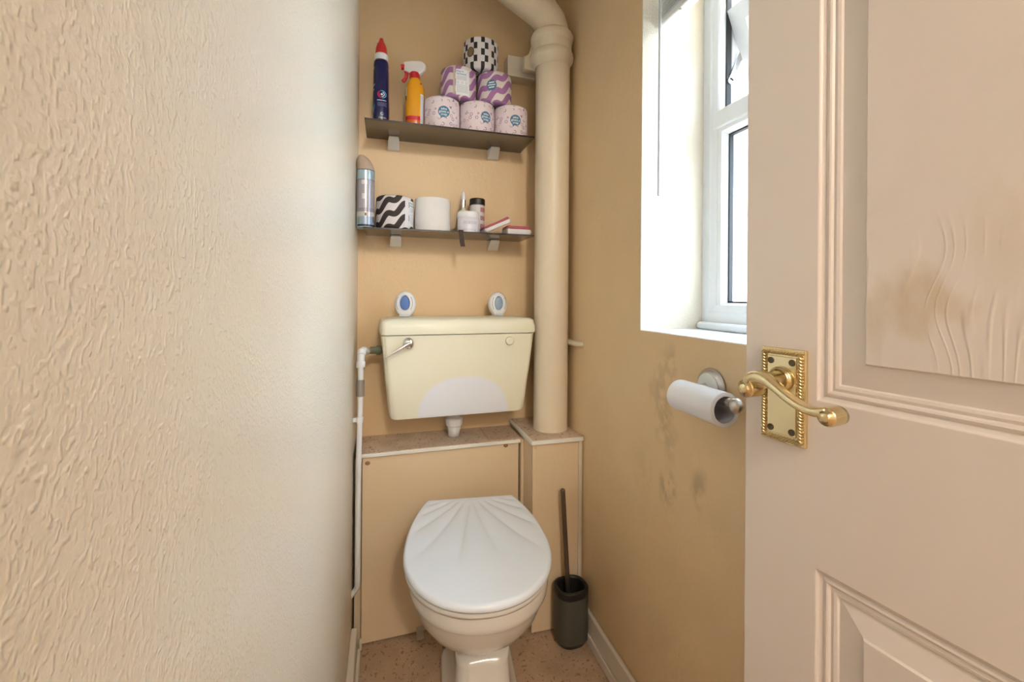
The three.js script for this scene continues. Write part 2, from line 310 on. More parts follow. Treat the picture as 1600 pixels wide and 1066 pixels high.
  part('rope_edge', beads, darkBrass, h);
  for (const [x, y] of [[-0.0145, 0.045], [0.0145, 0.045], [-0.0145, -0.045], [0.0145, -0.045]]) {
    part('screw', [cyl([x, y, 0.0075], [x, y, 0.0095], 0.0046, 0.0042, 16)], slotMetal, h);
  }
  part('rose', lathe([[0, 0], [0.0165, 0], [0.0165, 0.004], [0.0145, 0.0065], [0.0115, 0.008], [0.0105, 0.03], [0.0105, 0.045], [0, 0.045]], 32).rotateX(Math.PI / 2).translate(0, 0.022, 0.0075), brass, h);
  // scrolled lever: swept oval section
  const path = new THREE.CatmullRomCurve3([[-0.020, 0.0125, 0.046], [-0.014, 0.0235, 0.047], [0.000, 0.0270, 0.048], [0.016, 0.0225, 0.05], [0.034, 0.0125, 0.052], [0.052, 0.0035, 0.052], [0.068, -0.0005, 0.050], [0.081, 0.0015, 0.047]].map(p => V(...p)));
  const rings = []; for (let i = 0; i <= 48; i++) {
    const t = i / 48, c = path.getPointAt(t), tg = path.getTangentAt(t), side = V(0, 0, 1).addScaledVector(tg, -tg.z).normalize(), up = side.clone().cross(tg).normalize();
    const ry = 0.0052 + 0.0028 * Math.exp(-((t - 0.22) ** 2) / 0.02) + 0.0012 * smooth(0.8, 1, t), rz = 0.0085 + 0.002 * Math.exp(-((t - 0.25) ** 2) / 0.03), ring = [];
    for (let k = 0; k < 20; k++) { const b = k / 20 * 2 * Math.PI; ring.push(c.clone().addScaledVector(up, ry * Math.sign(Math.cos(b)) * Math.abs(Math.cos(b)) ** 0.7).addScaledVector(side, rz * Math.sign(Math.sin(b)) * Math.abs(Math.sin(b)) ** 0.7).toArray()); }
    rings.push(ring.reverse());
  }
  const scroll = (x, y, r, z) => lathe([[0, -0.018], [r, -0.018], [r * 1.05, -0.012], [r * 1.05, 0.004], [r * 0.92, 0.007], [r * 0.72, 0.007], [r * 0.66, 0.0095], [r * 0.5, 0.0095], [r * 0.46, 0.012], [0, 0.0125]], 28).rotateX(Math.PI / 2).translate(x, y, z);
  part('lever', [loft(rings), scroll(-0.0185, 0.0095, 0.0118, 0.047), scroll(0.0825, -0.003, 0.0105, 0.047)], brass, h);
}

// ------------------------------------------------------------------ pipe boxing under the cistern
const panelPaint = mat([0.76, 0.585, 0.385], 0.45, { bumpMap: brushed, bumpScale: 0.0004 });
const trimWhite = mat([0.83, 0.80, 0.73], 0.4), oldTrim = mat([0.72, 0.64, 0.50], 0.5), nailMat = mat([0.36, 0.19, 0.10], 0.6, { metalness: 0.3 });
{
  const t = thing('pipe_boxing', 'low cream boxed-in panel and vinyl ledge behind the toilet', 'boxing', [0, 0, 0]);
  const L = [[0.012, 0.166], [0.522, 0.152]]; // front line of the panel on plan, slightly out of square
  const a = Math.atan2(L[0][1] - L[1][1], L[1][0] - L[0][0]);
  const turn = (g) => g.translate(-L[0][0], 0, -L[0][1]).rotateY(a).translate(L[0][0], 0, L[0][1]);
  part('panel', turn(uvMetres(box(0.026, 0.518, 0.006, 0.566, 0.150, 0.166, 0.002))), panelPaint, t, 'cream painted hardboard panel');
  part('edge_batten', [box(0.006, 0.024, 0.0, 0.556, 0.150, 0.160)], mat([0.62, 0.50, 0.36], 0.6), t);
  part('batten', [box(0.521, 0.53, 0.006, 0.578, 0.15, 0.17)], panelPaint, t);
  // ledge: vinyl sheet, its front edge strip lifting a little
  part('ledge', turn(uvMetres(box(0.008, 0.524, 0.566, 0.576, 0.004, 0.172))), linoMat, t, 'speckled vinyl covered ledge');
  part('vinyl_patch', uvMetres(box(0.415, 0.523, 0.5765, 0.5795, 0.012, 0.160, 0.001)), mat([0.98, 0.93, 0.9], 0.45, { map: lino }), t);
  part('ledge_trim', turn(box(0.016, 0.526, 0.563, 0.5745, 0.168, 0.1755, 0.003)), trimWhite, t, 'white plastic edge strip');
  for (const [x, y, z] of [[0.0415, 0.545, 0.166], [0.4725, 0.556, 0.1535]]) part('nail_head', [ball(x, y, z, 0.0075, 1, 0.8, 0.35)], nailMat, t);
  part('floor_clip', [box(0.188, 0.211, 0.0005, 0.004, 0.158, 0.19, 0.0015), box(0.188, 0.211, 0.0005, 0.024, 0.161, 0.165, 0.0015), cyl([0.1995, 0.004, 0.178], [0.1995, 0.0055, 0.178], 0.004)], mat([0.5, 0.43, 0.35], 0.4, { metalness: 0.4 }), t);
  part('end_clip', box(0.022, 0.0295, 0.002, 0.03, 0.17, 0.186, 0.002), oldTrim, t);
}
{
  const t = thing('corner_boxing', 'taller cream corner box carrying the soil pipe', 'boxing', [0, 0, 0]);
  part('front_panel', uvMetres(box(0.5305, 0.6995, 0.004, 0.590, 0.247, 0.258, 0.002)), panelPaint, t);
  part('side_panel', uvMetres(box(0.5305, 0.5405, 0.004, 0.590, 0.004, 0.2465)), panelPaint, t);
  part('top', uvMetres(box(0.532, 0.6985, 0.590, 0.600, 0.003, 0.262)), linoMat, t, 'speckled vinyl covered top');
  part('top_trim', [box(0.5265, 0.6990, 0.588, 0.601, 0.260, 0.2685, 0.003), box(0.5235, 0.532, 0.588, 0.601, 0.012, 0.2685, 0.003)], trimWhite, t);
  part('corner_trim', box(0.683, 0.6935, 0.004, 0.588, 0.2575, 0.263, 0.002), mat([0.72, 0.66, 0.53], 0.45), t, 'pale plastic corner strip');
  part('screw', ball(0.541, 0.578, 0.2585, 0.0045, 1, 1, 0.6), panelPaint, t);
}

// ------------------------------------------------------------------ soil pipe
const pipePaint = mat([0.80, 0.685, 0.52], 0.36, { bumpMap: brushed, bumpScale: 0.0005 });
{
  const r = 0.0575, t = thing('soil_pipe', 'thick cream painted cast-iron soil pipe with collar and bend', 'pipe', [0.630, 0.600, 0.148]);
  const c = 1.229; // underside of the collar above the box top
  part('pipe_shaft', lathe([[r, 0], [r, 0.3], [r, 0.7], [r, c + 0.05]], 56), pipePaint, t);
  part('collar', lathe([[r, c - 0.014], [r + 0.005, c - 0.004], [0.0705, c + 0.006], [0.0735, c + 0.018], [0.0715, c + 0.030], [0.0675, c + 0.036], [0.0665, c + 0.040], [0.0665, c + 0.066], [0.0695, c + 0.071], [0.072, c + 0.079], [0.072, c + 0.090], [0.067, c + 0.100], [0.058, c + 0.105], [0.05, c + 0.106]], 56).translate(-0.0038, 0, 0), pipePaint, t);
  part('bend', tube([[0, c + 0.085, 0], [-0.001, c + 0.112, 0], [-0.012, c + 0.142, 0.002], [-0.042, c + 0.170, 0.005], [-0.10, c + 0.200, 0.010], [-0.20, c + 0.248, 0.018], [-0.40, c + 0.345, 0.03]], 0.0535, 60, 40), pipePaint, t);
  part('fixing_lug', [ball(-0.073, c + 0.018, -0.055, 0.022, 0.95, 1.0, 0.8), (() => { const s = new THREE.Shape(); s.moveTo(-0.086, c); s.lineTo(-0.03, c - 0.004); s.lineTo(-0.03, c + 0.085); s.lineTo(-0.056, c + 0.083); s.quadraticCurveTo(-0.064, c + 0.045, -0.086, c + 0.036); s.closePath(); return new THREE.ExtrudeGeometry(s, { depth: 0.022, bevelEnabled: true, bevelSize: 0.005, bevelThickness: 0.005, bevelSegments: 3 }).translate(0, 0, -0.06); })()], pipePaint, t);
  part('wall_block', [box(-0.134, -0.03, c - 0.006, c + 0.066, -0.1475, -0.092, 0.002)], mat([0.82, 0.74, 0.63], 0.45), t);
  part('paint_drip', [ball(-0.0555, c - 0.082, 0.012, 0.006, 0.5, 5.2, 0.6), ball(0.0565, c - 0.062, 0.008, 0.006, 0.5, 2.4, 0.6)], pipePaint, t);
}
{
  const t = thing('overflow_pipe', 'short thin cream pipe stub beside the soil pipe', 'pipe', [0, 0.893, 0]);
  part('stub', tube([[0.688, 0, 0.02], [0.688, 0, 0.15], [0.689, 0, 0.225], [0.692, 0, 0.243], [0.703, 0, 0.25]], 0.0095, 30, 14), pipePaint, t);
}

// ------------------------------------------------------------------ cistern
const cisternMap = dataTex(512, 512, (u, v) => {                   // plastic yellowed with age except where the raised lid covered it; u, v = 0.6 m x 0.4 m
  const x = u * 0.6 - 0.3, y = v * 0.4;                            // y above the tank's base
  const hw = 0.146, top = 0.128, e = Math.pow(Math.abs((x - 0.012) / hw), 2.3) + Math.pow(Math.max(0, y) / top, 2.3);
  const k = smooth(0.82, 1.12, e + 0.05 * (fbm(u, v, 8, 8, 3, 5) - 0.5));
  return [lerp(0.945, 0.955, k), lerp(0.955, 0.942, k), lerp(0.99, 0.86, k)];
}, { srgb: true, wrap: false });
const cisternPlastic = mat(0xffffff, 0.32, { map: cisternMap }), creamPlastic = mat([0.88, 0.855, 0.695], 0.32);
const chrome = mat([0.78, 0.78, 0.78], 0.12, { metalness: 1 }), whitePlastic = mat([0.84, 0.85, 0.88], 0.3);
{
  const t = thing('toilet_cistern', 'yellowed cream plastic low-level cistern on the back wall', 'cistern', [0.316, 0.668, 0.1045], R(2.2));
  const g = prep(loft([rrect(0.40, 0.13, 0.02, 0.0, 0, -0.012), rrect(0.422, 0.15, 0.022, 0.003, 0, -0.010), rrect(0.43, 0.158, 0.022, 0.012, 0, -0.009), rrect(0.458, 0.172, 0.020, 0.14, 0, -0.004), rrect(0.480, 0.182, 0.018, 0.2585, 0, 0)], true, true, 0.6));
  const p = g.attributes.position, uv = g.attributes.uv; for (let i = 0; i < p.count; i++) uv.setXY(i, (p.getX(i) + 0.3) / 0.6, p.getY(i) / 0.4);
  part('tank', g, cisternPlastic, t, 'cream plastic tank with a white unyellowed arch');
  const lidRing = (w, d, y) => { const o = rrect(w, d, 0.02, y, 0, 0.0, 8); return o.map(([x, yy, z]) => [x, yy, z]); };
  part('lid', loft([lidRing(0.46, 0.16, 0.258), lidRing(0.472, 0.174, 0.2615), lidRing(0.488, 0.190, 0.2615), lidRing(0.4895, 0.1915, 0.268), lidRing(0.4885, 0.190, 0.286), lidRing(0.480, 0.182, 0.3015), lidRing(0.464, 0.168, 0.3075), lidRing(0.30, 0.08, 0.311)], true, true, 0.7), creamPlastic, t);
  const lv = part('flush_lever', [cyl([-0.165, 0.236, 0.088], [-0.165, 0.236, 0.1], 0.010), ball(-0.165, 0.237, 0.104, 0.0175, 1, 1.05, 0.72),
    (() => { const c = new THREE.CatmullRomCurve3([V(-0.160, 0.240, 0.117), V(-0.180, 0.229, 0.121), V(-0.205, 0.214, 0.122), V(-0.232, 0.199, 0.120)]); const rr = []; for (let i = 0; i <= 24; i++) { const q = i / 24, o = c.getPointAt(q), tg = c.getTangentAt(q), s = V(0, 0, 1).addScaledVector(tg, -tg.z).normalize(), up = s.clone().cross(tg), ring = []; const w = 0.0058 - 0.0022 * q, d = 0.0045 - 0.0022 * q; for (let k = 0; k < 14; k++) { const b = k / 14 * 6.28319; ring.push(o.clone().addScaledVector(up, w * Math.cos(b)).addScaledVector(s, d * Math.sin(b)).toArray()); } rr.push(ring.reverse()); } return loft(rr); })()], chrome, t, 'chrome flush lever');
  part('hole_cap', lathe([[0, 0.005], [0.011, 0.005], [0.0132, 0.003], [0.0138, 0], [0, 0]], 28).rotateX(Math.PI / 2).translate(0.1535, 0.236, 0.0915), creamPlastic, t);
  part('flush_nut', [lathe([[0, 0.01], [0.021, 0.01], [0.021, -0.026], [0.028, -0.028], [0.030, -0.034], [0.029, -0.052], [0.025, -0.056], [0.023, -0.059], [0.0235, -0.066], [0.0205, -0.073], [0.0195, -0.0905], [0, -0.0905]], 12).translate(-0.002, 0, -0.03)], whitePlastic, t, 'white plastic flush pipe coupling');
  part('inlet_tail', [cyl([-0.232, 0.205, -0.02], [-0.272, 0.205, -0.02], 0.011, 0.011, 20), cyl([-0.240, 0.205, -0.02], [-0.252, 0.205, -0.02], 0.0155, 0.0155, 6)], mat([0.18, 0.22, 0.14], 0.6), t);
}
// ------------------------------------------------------------------ water supply pipe
{
  const wp = mat([0.80, 0.80, 0.80], 0.35), t = thing('supply_pipe', 'thin white painted water pipe down the left wall', 'pipe', [0, 0, 0]);
  part('pipe_run', tube([[0.0215, 0.86, 0.19], [0.021, 0.75, 0.19], [0.018, 0.60, 0.19], [0.0165, 0.45, 0.19], [0.0165, 0.30, 0.19], [0.0165, 0.225, 0.19], [0.014, 0.19, 0.188], [-0.004, 0.165, 0.182]], 0.0078, 60, 16), wp, t);
  part('elbow', [tube([[0.0215, 0.845, 0.19], [0.0215, 0.868, 0.19], [0.0225, 0.879, 0.184], [0.028, 0.883, 0.168], [0.036, 0.876, 0.14]], 0.0105, 24, 16), cyl([0.0215, 0.836, 0.19], [0.0215, 0.853, 0.19], 0.0125), cyl([0.0225, 0.872, 0.19], [0.024, 0.884, 0.182], 0.0118)], wp, t);
  part('branch', tube([[0.034, 0.876, 0.145], [0.044, 0.874, 0.115]], 0.0085, 12, 14), mat([0.45, 0.40, 0.33], 0.5), t);
  part('isolating_valve', [cyl([0.0207, 0.752, 0.19], [0.021, 0.774, 0.19], 0.0115, 0.0115, 8), cyl([0.0207, 0.774, 0.19], [0.021, 0.800, 0.19], 0.0128, 0.0128, 6), cyl([0.0207, 0.776, 0.19], [0.030, 0.776, 0.196], 0.006, 0.005)], mat([0.40, 0.38, 0.35], 0.4, { metalness: 0.7 }), t, 'grey metal isolating valve');
  part('pipe_clip', [box(0.0, 0.020, 0.677, 0.689, 0.184, 0.196, 0.002), cyl([0.0185, 0.675, 0.19], [0.0188, 0.691, 0.19], 0.0105)], wp, t);
}

// ------------------------------------------------------------------ toilet
const china = mat([0.80, 0.76, 0.71], 0.16, { clearcoat: 0.3 }), seatWhite = mat([0.83, 0.88, 0.97], 0.25);
{
  const t = thing('toilet', 'white china toilet with closed scallop-shell lid', 'toilet', [0.343, 0, 0.24], R(-6.5));
  // plan outline shared by pan, seat and lid: half width at w metres in front of the hinge
  const NO = 110, outline = (k, len, hw, back) => {
    const pts = [], mid = 0.53 * len;
    for (let i = 0; i <= NO; i++) { const q = i / NO, w = len * (1 - Math.cos(q * Math.PI)) / 2; const h = w < mid ? back + (hw - back) * Math.sin(Math.PI / 2 * Math.pow(w / mid, 0.85)) : hw * Math.pow(Math.max(0, 1 - Math.pow((w - mid) / (len - mid), 2.15)), 1 / 2.1); pts.push([h, w]); }
    return pts;
  };
  const ringFrom = (pts, y, dx, dz) => { const o = []; pts.forEach(([h, w]) => o.push([dx + h, y, dz + w])); for (let i = pts.length - 2; i >= 0; i--) o.push([dx - pts[i][0], y, dz + pts[i][1]]); for (let i = 1; i < 48; i++) o.push([dx - pts[0][0] * (1 - i / 24), y, dz + pts[0][1]]); return o.reverse().map((p, i) => p); };
  const pan = (y, back, front, hw, bw) => ringFrom(outline(0, front - back, hw, bw), y, 0, back);
  // bowl with rim and lower step
  part('bowl', loft([pan(0.165, 0.03, 0.255, 0.070, 0.066), pan(0.185, 0.028, 0.268, 0.073, 0.068), pan(0.205, 0.022, 0.295, 0.086, 0.075), pan(0.235, 0.015, 0.335, 0.112, 0.09), pan(0.27, 0.008, 0.376, 0.137, 0.10), pan(0.305, 0.004, 0.406, 0.152, 0.11), pan(0.336, 0.002, 0.422, 0.160, 0.115), pan(0.350, 0.002, 0.428, 0.163, 0.117), pan(0.353, 0.001, 0.4315, 0.1655, 0.118), pan(0.358, 0, 0.437, 0.168, 0.119), pan(0.37, 0, 0.441, 0.169, 0.12), pan(0.392, 0, 0.442, 0.169, 0.12), pan(0.398, 0.004, 0.438, 0.165, 0.116), pan(0.398, 0.03, 0.40, 0.13, 0.08)]), china, t, 'white china bowl');
  const foot = (y, back, front, hw, r) => rrect(hw * 2, front - back, r, y, 0.012, (back + front) / 2, 8);
  part('pedestal', [loft([foot(0, 0.012, 0.335, 0.100, 0.045), foot(0.018, 0.012, 0.335, 0.100, 0.045), foot(0.026, 0.016, 0.328, 0.094, 0.04), foot(0.05, 0.03, 0.30, 0.076, 0.035), foot(0.09, 0.034, 0.275, 0.068, 0.035), foot(0.14, 0.035, 0.262, 0.066, 0.035), foot(0.175, 0.032, 0.262, 0.068, 0.035)])], china, t);
  for (const s of [-1, 1]) part('bolt_hole', lathe([[0, 0.0015], [0.006, 0.0015], [0.0075, 0], [0, -0.001]], 16).translate(0.012 + s * 0.090, 0.030, 0.040), mat([0.12, 0.10, 0.08], 0.6), t);
  const oS = outline(0, 0.455, 0.174, 0.126), oL = outline(0, 0.472, 0.1765, 0.127);
  const scaled = (o, f, y, len) => ringFrom(o.map(([h, w]) => [h * f, len / 2 + (w - len / 2) * f]), y, -0.004, 0.002);
  const seat = part('seat', loft([scaled(oS, 0.95, 0.402, 0.455), scaled(oS, 0.985, 0.402, 0.455), scaled(oS, 1, 0.408, 0.455), scaled(oS, 1, 0.414, 0.455), scaled(oS, 0.985, 0.420, 0.455), scaled(oS, 0.95, 0.421, 0.455)]), mat([0.80, 0.78, 0.74], 0.28), t);
  for (const s of [-1, 1]) part('seat_buffer', box(-0.004 + s * 0.146 - 0.006, -0.004 + s * 0.146 + 0.006, 0.3975, 0.4025, 0.315, 0.345, 0.002), rubber, seat);
  // lid: dished plate with shell flutes fanning from the hinge
  const NS = 60, ring0 = ringFrom(oL, 0, -0.004, 0.0), n = ring0.length, cx = -0.004, cz = 0.235, rings = [];
  const flute = (x, z) => {
    const dx = x - cx, dz = z + 0.04, rr = Math.hypot(dx, dz), phi = Math.atan2(dx, dz);
    const bent = phi * (1 - 0.9 * (rr - 0.16)) / 0.235 + 0.5, f = Math.abs((bent % 1 + 1) % 1 - 0.5) * 2; // sharp creases between rounded flutes
    return -0.0055 * Math.pow(f, 2.6) * smooth(0.06, 0.11, rr) * smooth(0.40, 0.24, rr - 0.05 * Math.abs(phi)) * smooth(0.0, 0.03, z);
  };
  for (const [f, y] of [[0.93, 0.424], [0.985, 0.424], [1, 0.429], [1, 0.434], [0.992, 0.4385], [0.975, 0.4415]]) rings.push(ring0.map(([x, , z]) => [cx + (x - cx) * f, y, cz + (z - cz) * f]));
  for (let k = 1; k <= NS; k++) { const f = 0.975 * (1 - k / (NS + 0.0)); rings.push(ring0.map(([x, , z]) => { const X = cx + (x - cx) * f, Z = cz + (z - cz) * f; const edge = smooth(0.97, 0.86, f); return [X, 0.4415 + 0.004 * (1 - f * f) + flute(X, Z) * edge, Z]; })); }
  part('lid', loft(rings, true, false), seatWhite, t, 'white lid moulded as a scallop shell');
  for (const s of [-1, 1]) part('hinge', [cyl([s * 0.075 - 0.02 - 0.004, 0.42, -0.006], [s * 0.075 + 0.02 - 0.004, 0.42, -0.006], 0.009, 0.009, 16), box(s * 0.075 - 0.014, s * 0.075 + 0.006, 0.398, 0.42, -0.012, 0.004, 0.003)], whitePlastic, t);
}

// ------------------------------------------------------------------ toilet brush
{
  const grey = mat([0.075, 0.075, 0.06], 0.55), black = mat([0.012, 0.011, 0.010], 0.45), t = thing('toilet_brush_holder', 'dark grey rounded toilet brush holder on the floor', 'brush holder', [0.639, 0, 0.309], R(4));
  const w = 0.100, d = 0.090, r = 0.038;
  part('foot', loft([rrect(w - 0.03, d - 0.03, 0.03, 0.0), rrect(w - 0.014, d - 0.014, 0.034, 0.002), rrect(w - 0.004, d - 0.004, r, 0.012), rrect(w - 0.004, d - 0.004, r, 0.017)]), black, t);
  part('cup', loft([rrect(w, d, r, 0.016), rrect(w, d, r, 0.148)], true, false), grey, t);
  part('rim', loft([rrect(w, d, r, 0.148), rrect(w + 0.001, d + 0.001, r, 0.150), rrect(w + 0.001, d + 0.001, r, 0.166), rrect(w - 0.004, d - 0.004, r - 0.002, 0.170), rrect(w - 0.016, d - 0.016, r - 0.008, 0.170), rrect(w - 0.022, d - 0.022, r - 0.01, 0.164), rrect(w - 0.024, d - 0.024, r - 0.011, 0.13), rrect(w - 0.026, d - 0.026, r - 0.012, 0.05)], false, true), black, t);
  const b = thing('toilet_brush', 'slim dark metal toilet brush handle standing in its holder', 'brush', [0.635, 0.052, 0.305]);
  part('handle', tube([[0.0, 0.04, 0], [-0.006, 0.16, -0.004], [-0.018, 0.40, -0.012]], 0.0072, 20, 16), mat([0.20, 0.17, 0.14], 0.32, { metalness: 0.9 }), b);
  part('handle_cap', ball(-0.018, 0.40, -0.012, 0.0074, 1, 0.8, 1), mat([0.20, 0.17, 0.14], 0.32, { metalness: 0.9 }), b);
  part('bristles', lathe([[0, 0], [0.018, 0.004], [0.026, 0.02], [0.026, 0.05], [0.018, 0.066], [0, 0.07]], 24), black, b);
}

// ------------------------------------------------------------------ toilet roll holder and roll on the right wall
{
  const nickel = mat([0.60, 0.58, 0.56], 0.28, { metalness: 1 }), t = thing('toilet_roll_holder', 'satin metal and white toilet roll holder on the right wall', 'roll holder', [W, 0.874, 0.836]);
  const toWall = g => g.rotateZ(Math.PI / 2);                      // lathe axis y -> -x
  part('wall_rose', toWall(lathe([[0, 0], [0.037, 0], [0.0375, 0.004], [0.035, 0.008], [0.031, 0.0095], [0.029, 0.012], [0, 0.012]], 48)), nickel, t);
  part('rose_cover', toWall(lathe([[0.029, 0.0105], [0.027, 0.0135], [0.020, 0.016], [0.012, 0.018], [0, 0.0185]], 40)), mat([0.82, 0.82, 0.80], 0.3), t, 'white domed cover');
  part('arm', [toWall(lathe([[0.011, 0.015], [0.0085, 0.020], [0.007, 0.03], [0.007, 0.058], [0, 0.06]], 20)), tube([[-0.055, 0, 0], [-0.056, -0.001, -0.012], [-0.056, -0.002, -0.035]], 0.0062, 16, 14), tube([[-0.055, 0, 0], [-0.056, -0.001, 0.012], [-0.056, -0.003, 0.1155]], 0.0062, 24, 14), ball(-0.056, -0.002, -0.036, 0.0095)], nickel, t);
  part('end_knob', [ball(-0.056, -0.003, 0.1215, 0.0135), cyl([-0.056, -0.003, 0.106], [-0.056, -0.003, 0.112], 0.010)], nickel, t);
}
{
  const paper = mat([0.84, 0.85, 0.90], 0.85), card = mat([0.55, 0.55, 0.62], 0.8);
  const r = thing('used_toilet_roll', 'nearly finished white toilet roll on the wall holder', 'toilet roll', [W - 0.056, 0.858, 0.812]);
  part('paper', lathe([[0.0228, 0], [0.0295, 0], [0.0298, 0.002], [0.0298, 0.118], [0.0295, 0.12], [0.0228, 0.12]], 44).rotateX(Math.PI / 2), paper, r);
  part('core', lathe([[0.0225, 0.1195], [0.0228, 0.1195], [0.0228, 0.0005], [0.0225, 0.0005], [0.0225, 0.1195]], 44).rotateX(Math.PI / 2), card, r, 'grey card tube');
}
// ------------------------------------------------------------------ glass shelves
const smoked = mat([0.27, 0.21, 0.16], 0.06, { transmission: 0.6, thickness: 0, ior: 1.5 }), smokedEdge = mat([0.015, 0.012, 0.012], 0.2), bracketMat = mat([0.80, 0.79, 0.76], 0.35);
const SH1 = 1.571, SH2 = 1.2455;
function shelf(y, brs, label) {
  const t = thing('glass_shelf', label, 'shelf', [0, y, 0]);
  const plate = part('glass_plate', box(0.027, 0.559, 0, 0.005, 0.003, 0.1655), smoked, t, 'smoked brown glass');
  part('polished_edge', [box(0.026, 0.560, 0, 0.005, 0.1655, 0.1672), box(0.0255, 0.027, 0, 0.005, 0.003, 0.1672), box(0.559, 0.5605, 0, 0.005, 0.003, 0.1672)], smokedEdge, plate, 'dark polished edge');
  for (const x of brs) {
    const g = new THREE.BufferGeometry(), q = [], f = [[-0.019, -0.002, 0.001], [0.019, -0.002, 0.001], [-0.019, -0.036, 0.001], [0.019, -0.036, 0.001], [-0.014, -0.002, 0.05], [0.014, -0.002, 0.05], [-0.019, -0.034, 0.012], [0.019, -0.034, 0.012], [-0.016, -0.006, 0.05], [0.016, -0.006, 0.05]];
    const tri = (...k) => k.forEach(i => q.push(...f[i]));
    tri(8, 9, 5, 8, 5, 4); tri(6, 7, 9, 6, 9, 8); tri(2, 3, 7, 2, 7, 6); tri(2, 6, 8, 2, 8, 0, 0, 8, 4); tri(3, 9, 7, 3, 1, 9, 1, 5, 9); tri(0, 4, 5, 0, 5, 1); tri(0, 1, 3, 0, 3, 2);
    g.setAttribute('position', new THREE.Float32BufferAttribute(q, 3)); g.computeVertexNormals(); g.translate(x, 0, 0);
    part('bracket', g, bracketMat, t, 'pale plastic bracket');
  }
}
shelf(SH1, [0.112, 0.456], 'smoked glass upper shelf holding spare toilet rolls and cleaner bottles');
shelf(SH2, [0.121, 0.457], 'smoked glass lower shelf holding an aerosol can and a white roll');
const Y1 = SH1 + 0.0052, Y2 = SH2 + 0.0052;

// ------------------------------------------------------------------ wrapped toilet rolls
const squiggle = (g, x, y, w, lines, h) => { g.lineCap = 'round'; for (let l = 0; l < lines; l++) { g.beginPath(); const yy = y + (l - (lines - 1) / 2) * h, ww = w * (l === 1 ? 1 : 0.7); for (let i = 0; i <= 24; i++) { const xx = x - ww / 2 + ww * i / 24; g.lineTo(xx, yy + Math.sin(i * 2.3 + l) * h * 0.22 - (i / 24 - 0.5) * h * 0.3); } g.stroke(); } };
const badge = (g, x, y, rx, ry, text) => {
  g.fillStyle = '#4a7fa6'; g.beginPath(); g.ellipse(x, y, rx, ry, 0, 0, 7); g.fill(); g.beginPath(); g.moveTo(x - rx * 0.6, y + ry * 0.6); g.lineTo(x - rx * 0.55, y + ry * 1.25); g.lineTo(x - rx * 0.1, y + ry * 0.9); g.fill();
  g.fillStyle = '#f4f2ee'; g.strokeStyle = '#f4f2ee'; g.lineWidth = 7; g.textAlign = 'center'; g.textBaseline = 'middle';
  if (text) { g.font = 'bold 40px sans-serif'; text.forEach((s, i) => g.fillText(s, x, y + (i - 1) * 36)); } else squiggle(g, x, y, rx * 1.5, 3, ry * 0.45);
};
const waves = (g, w, h, bg, fg, period, amp, thick, slope) => {    // diagonal wavy bands
  g.fillStyle = bg; g.fillRect(0, 0, w, h); g.strokeStyle = fg; g.lineWidth = thick; g.lineJoin = 'round';
  for (let k = -12; k < 26; k++) { g.beginPath(); for (let s = -20; s <= w + 20; s += 6) { const y = k * period - (s - w / 2) * slope + amp * Math.sin(s / w * 2 * Math.PI * 7); g.lineTo(s, y); } g.stroke(); }
};
const confetti = canvasTex(1536, 428, (g, w, h) => {
  g.fillStyle = '#e9dbe0'; g.fillRect(0, 0, w, h); const cols = ['#b48bb0', '#c79a9a', '#8d86a8', '#c7a0a8', '#9b7fa6']; seed = 11;
  for (let i = 0; i < 12; i++) for (let j = 0; j < 4; j++) {
    for (let q = 0; q < 2; q++) {
      const x = (i + 0.2 + 0.6 * rnd() + q * 0.5) * w / 12, y = (j + 0.2 + 0.6 * rnd()) * h / 4, a = rnd() * 6.28, k = Math.floor(rnd() * 5); g.save(); g.translate(x, y); g.rotate(a); g.scale(1.45, 1.45); g.fillStyle = g.strokeStyle = cols[Math.floor(rnd() * 5)]; g.lineWidth = 6; g.beginPath();
      if (k === 0) { g.moveTo(-14, 12); g.lineTo(14, 12); g.lineTo(0, -14); g.closePath(); g.fill(); } else if (k === 1) { g.arc(0, 0, 13, 0, Math.PI); g.stroke(); } else if (k === 2) { g.arc(0, 0, 12, 0, 6.3); g.stroke(); } else if (k === 3) { g.moveTo(-11, 0); g.lineTo(11, 0); g.stroke(); } else { g.arc(0, 0, 4, 0, 6.3); g.fill(); } g.restore();
    }
  }
  badge(g, w * 0.5, h * 0.50, 78, 74, ['who', 'gives a', 'crap']);
});
const smallPrint = (g, x, y, w, n, h, c) => { g.fillStyle = c; for (let l = 0; l < n; l++) { let s = x; while (s < x + w - 6) { const k = 5 + rnd() * 14; g.fillRect(s, y + l * h, Math.min(k, x + w - s), h * 0.4); s += k + 4; } } };
const infoLabel = (g, x, y, w, h, title, lead) => {                 // paper label with its heading and small print
  g.fillStyle = '#eceef3'; g.fillRect(x, y, w, h); g.fillStyle = lead; g.textAlign = 'left'; g.textBaseline = 'top'; g.font = 'bold 34px sans-serif'; g.fillText(title[0], x + 10, y + 10); g.fillText(title[1], x + 10, y + 44);
  smallPrint(g, x + 12, y + 92, w * 0.7, 5, 12, '#a9adb8'); g.strokeStyle = '#9aa0ac'; g.lineWidth = 3; for (let i = 0; i < 3; i++) { g.beginPath(); g.arc(x + 28 + i * w * 0.3, y + 178, 12, 0, 6.3); g.stroke(); } smallPrint(g, x + 12, y + 205, w * 0.85, Math.max(2, Math.floor((h - 215) / 13)), 12, '#b4b7c2');
};
const wavyPurple = canvasTex(1536, 428, (g, w, h) => { waves(g, w, h, '#e3d9d6', '#a877ad', 170, 32, 76, 0.62); seed = 5; badge(g, w * 0.5, h * 0.47, 70, 72, null); });
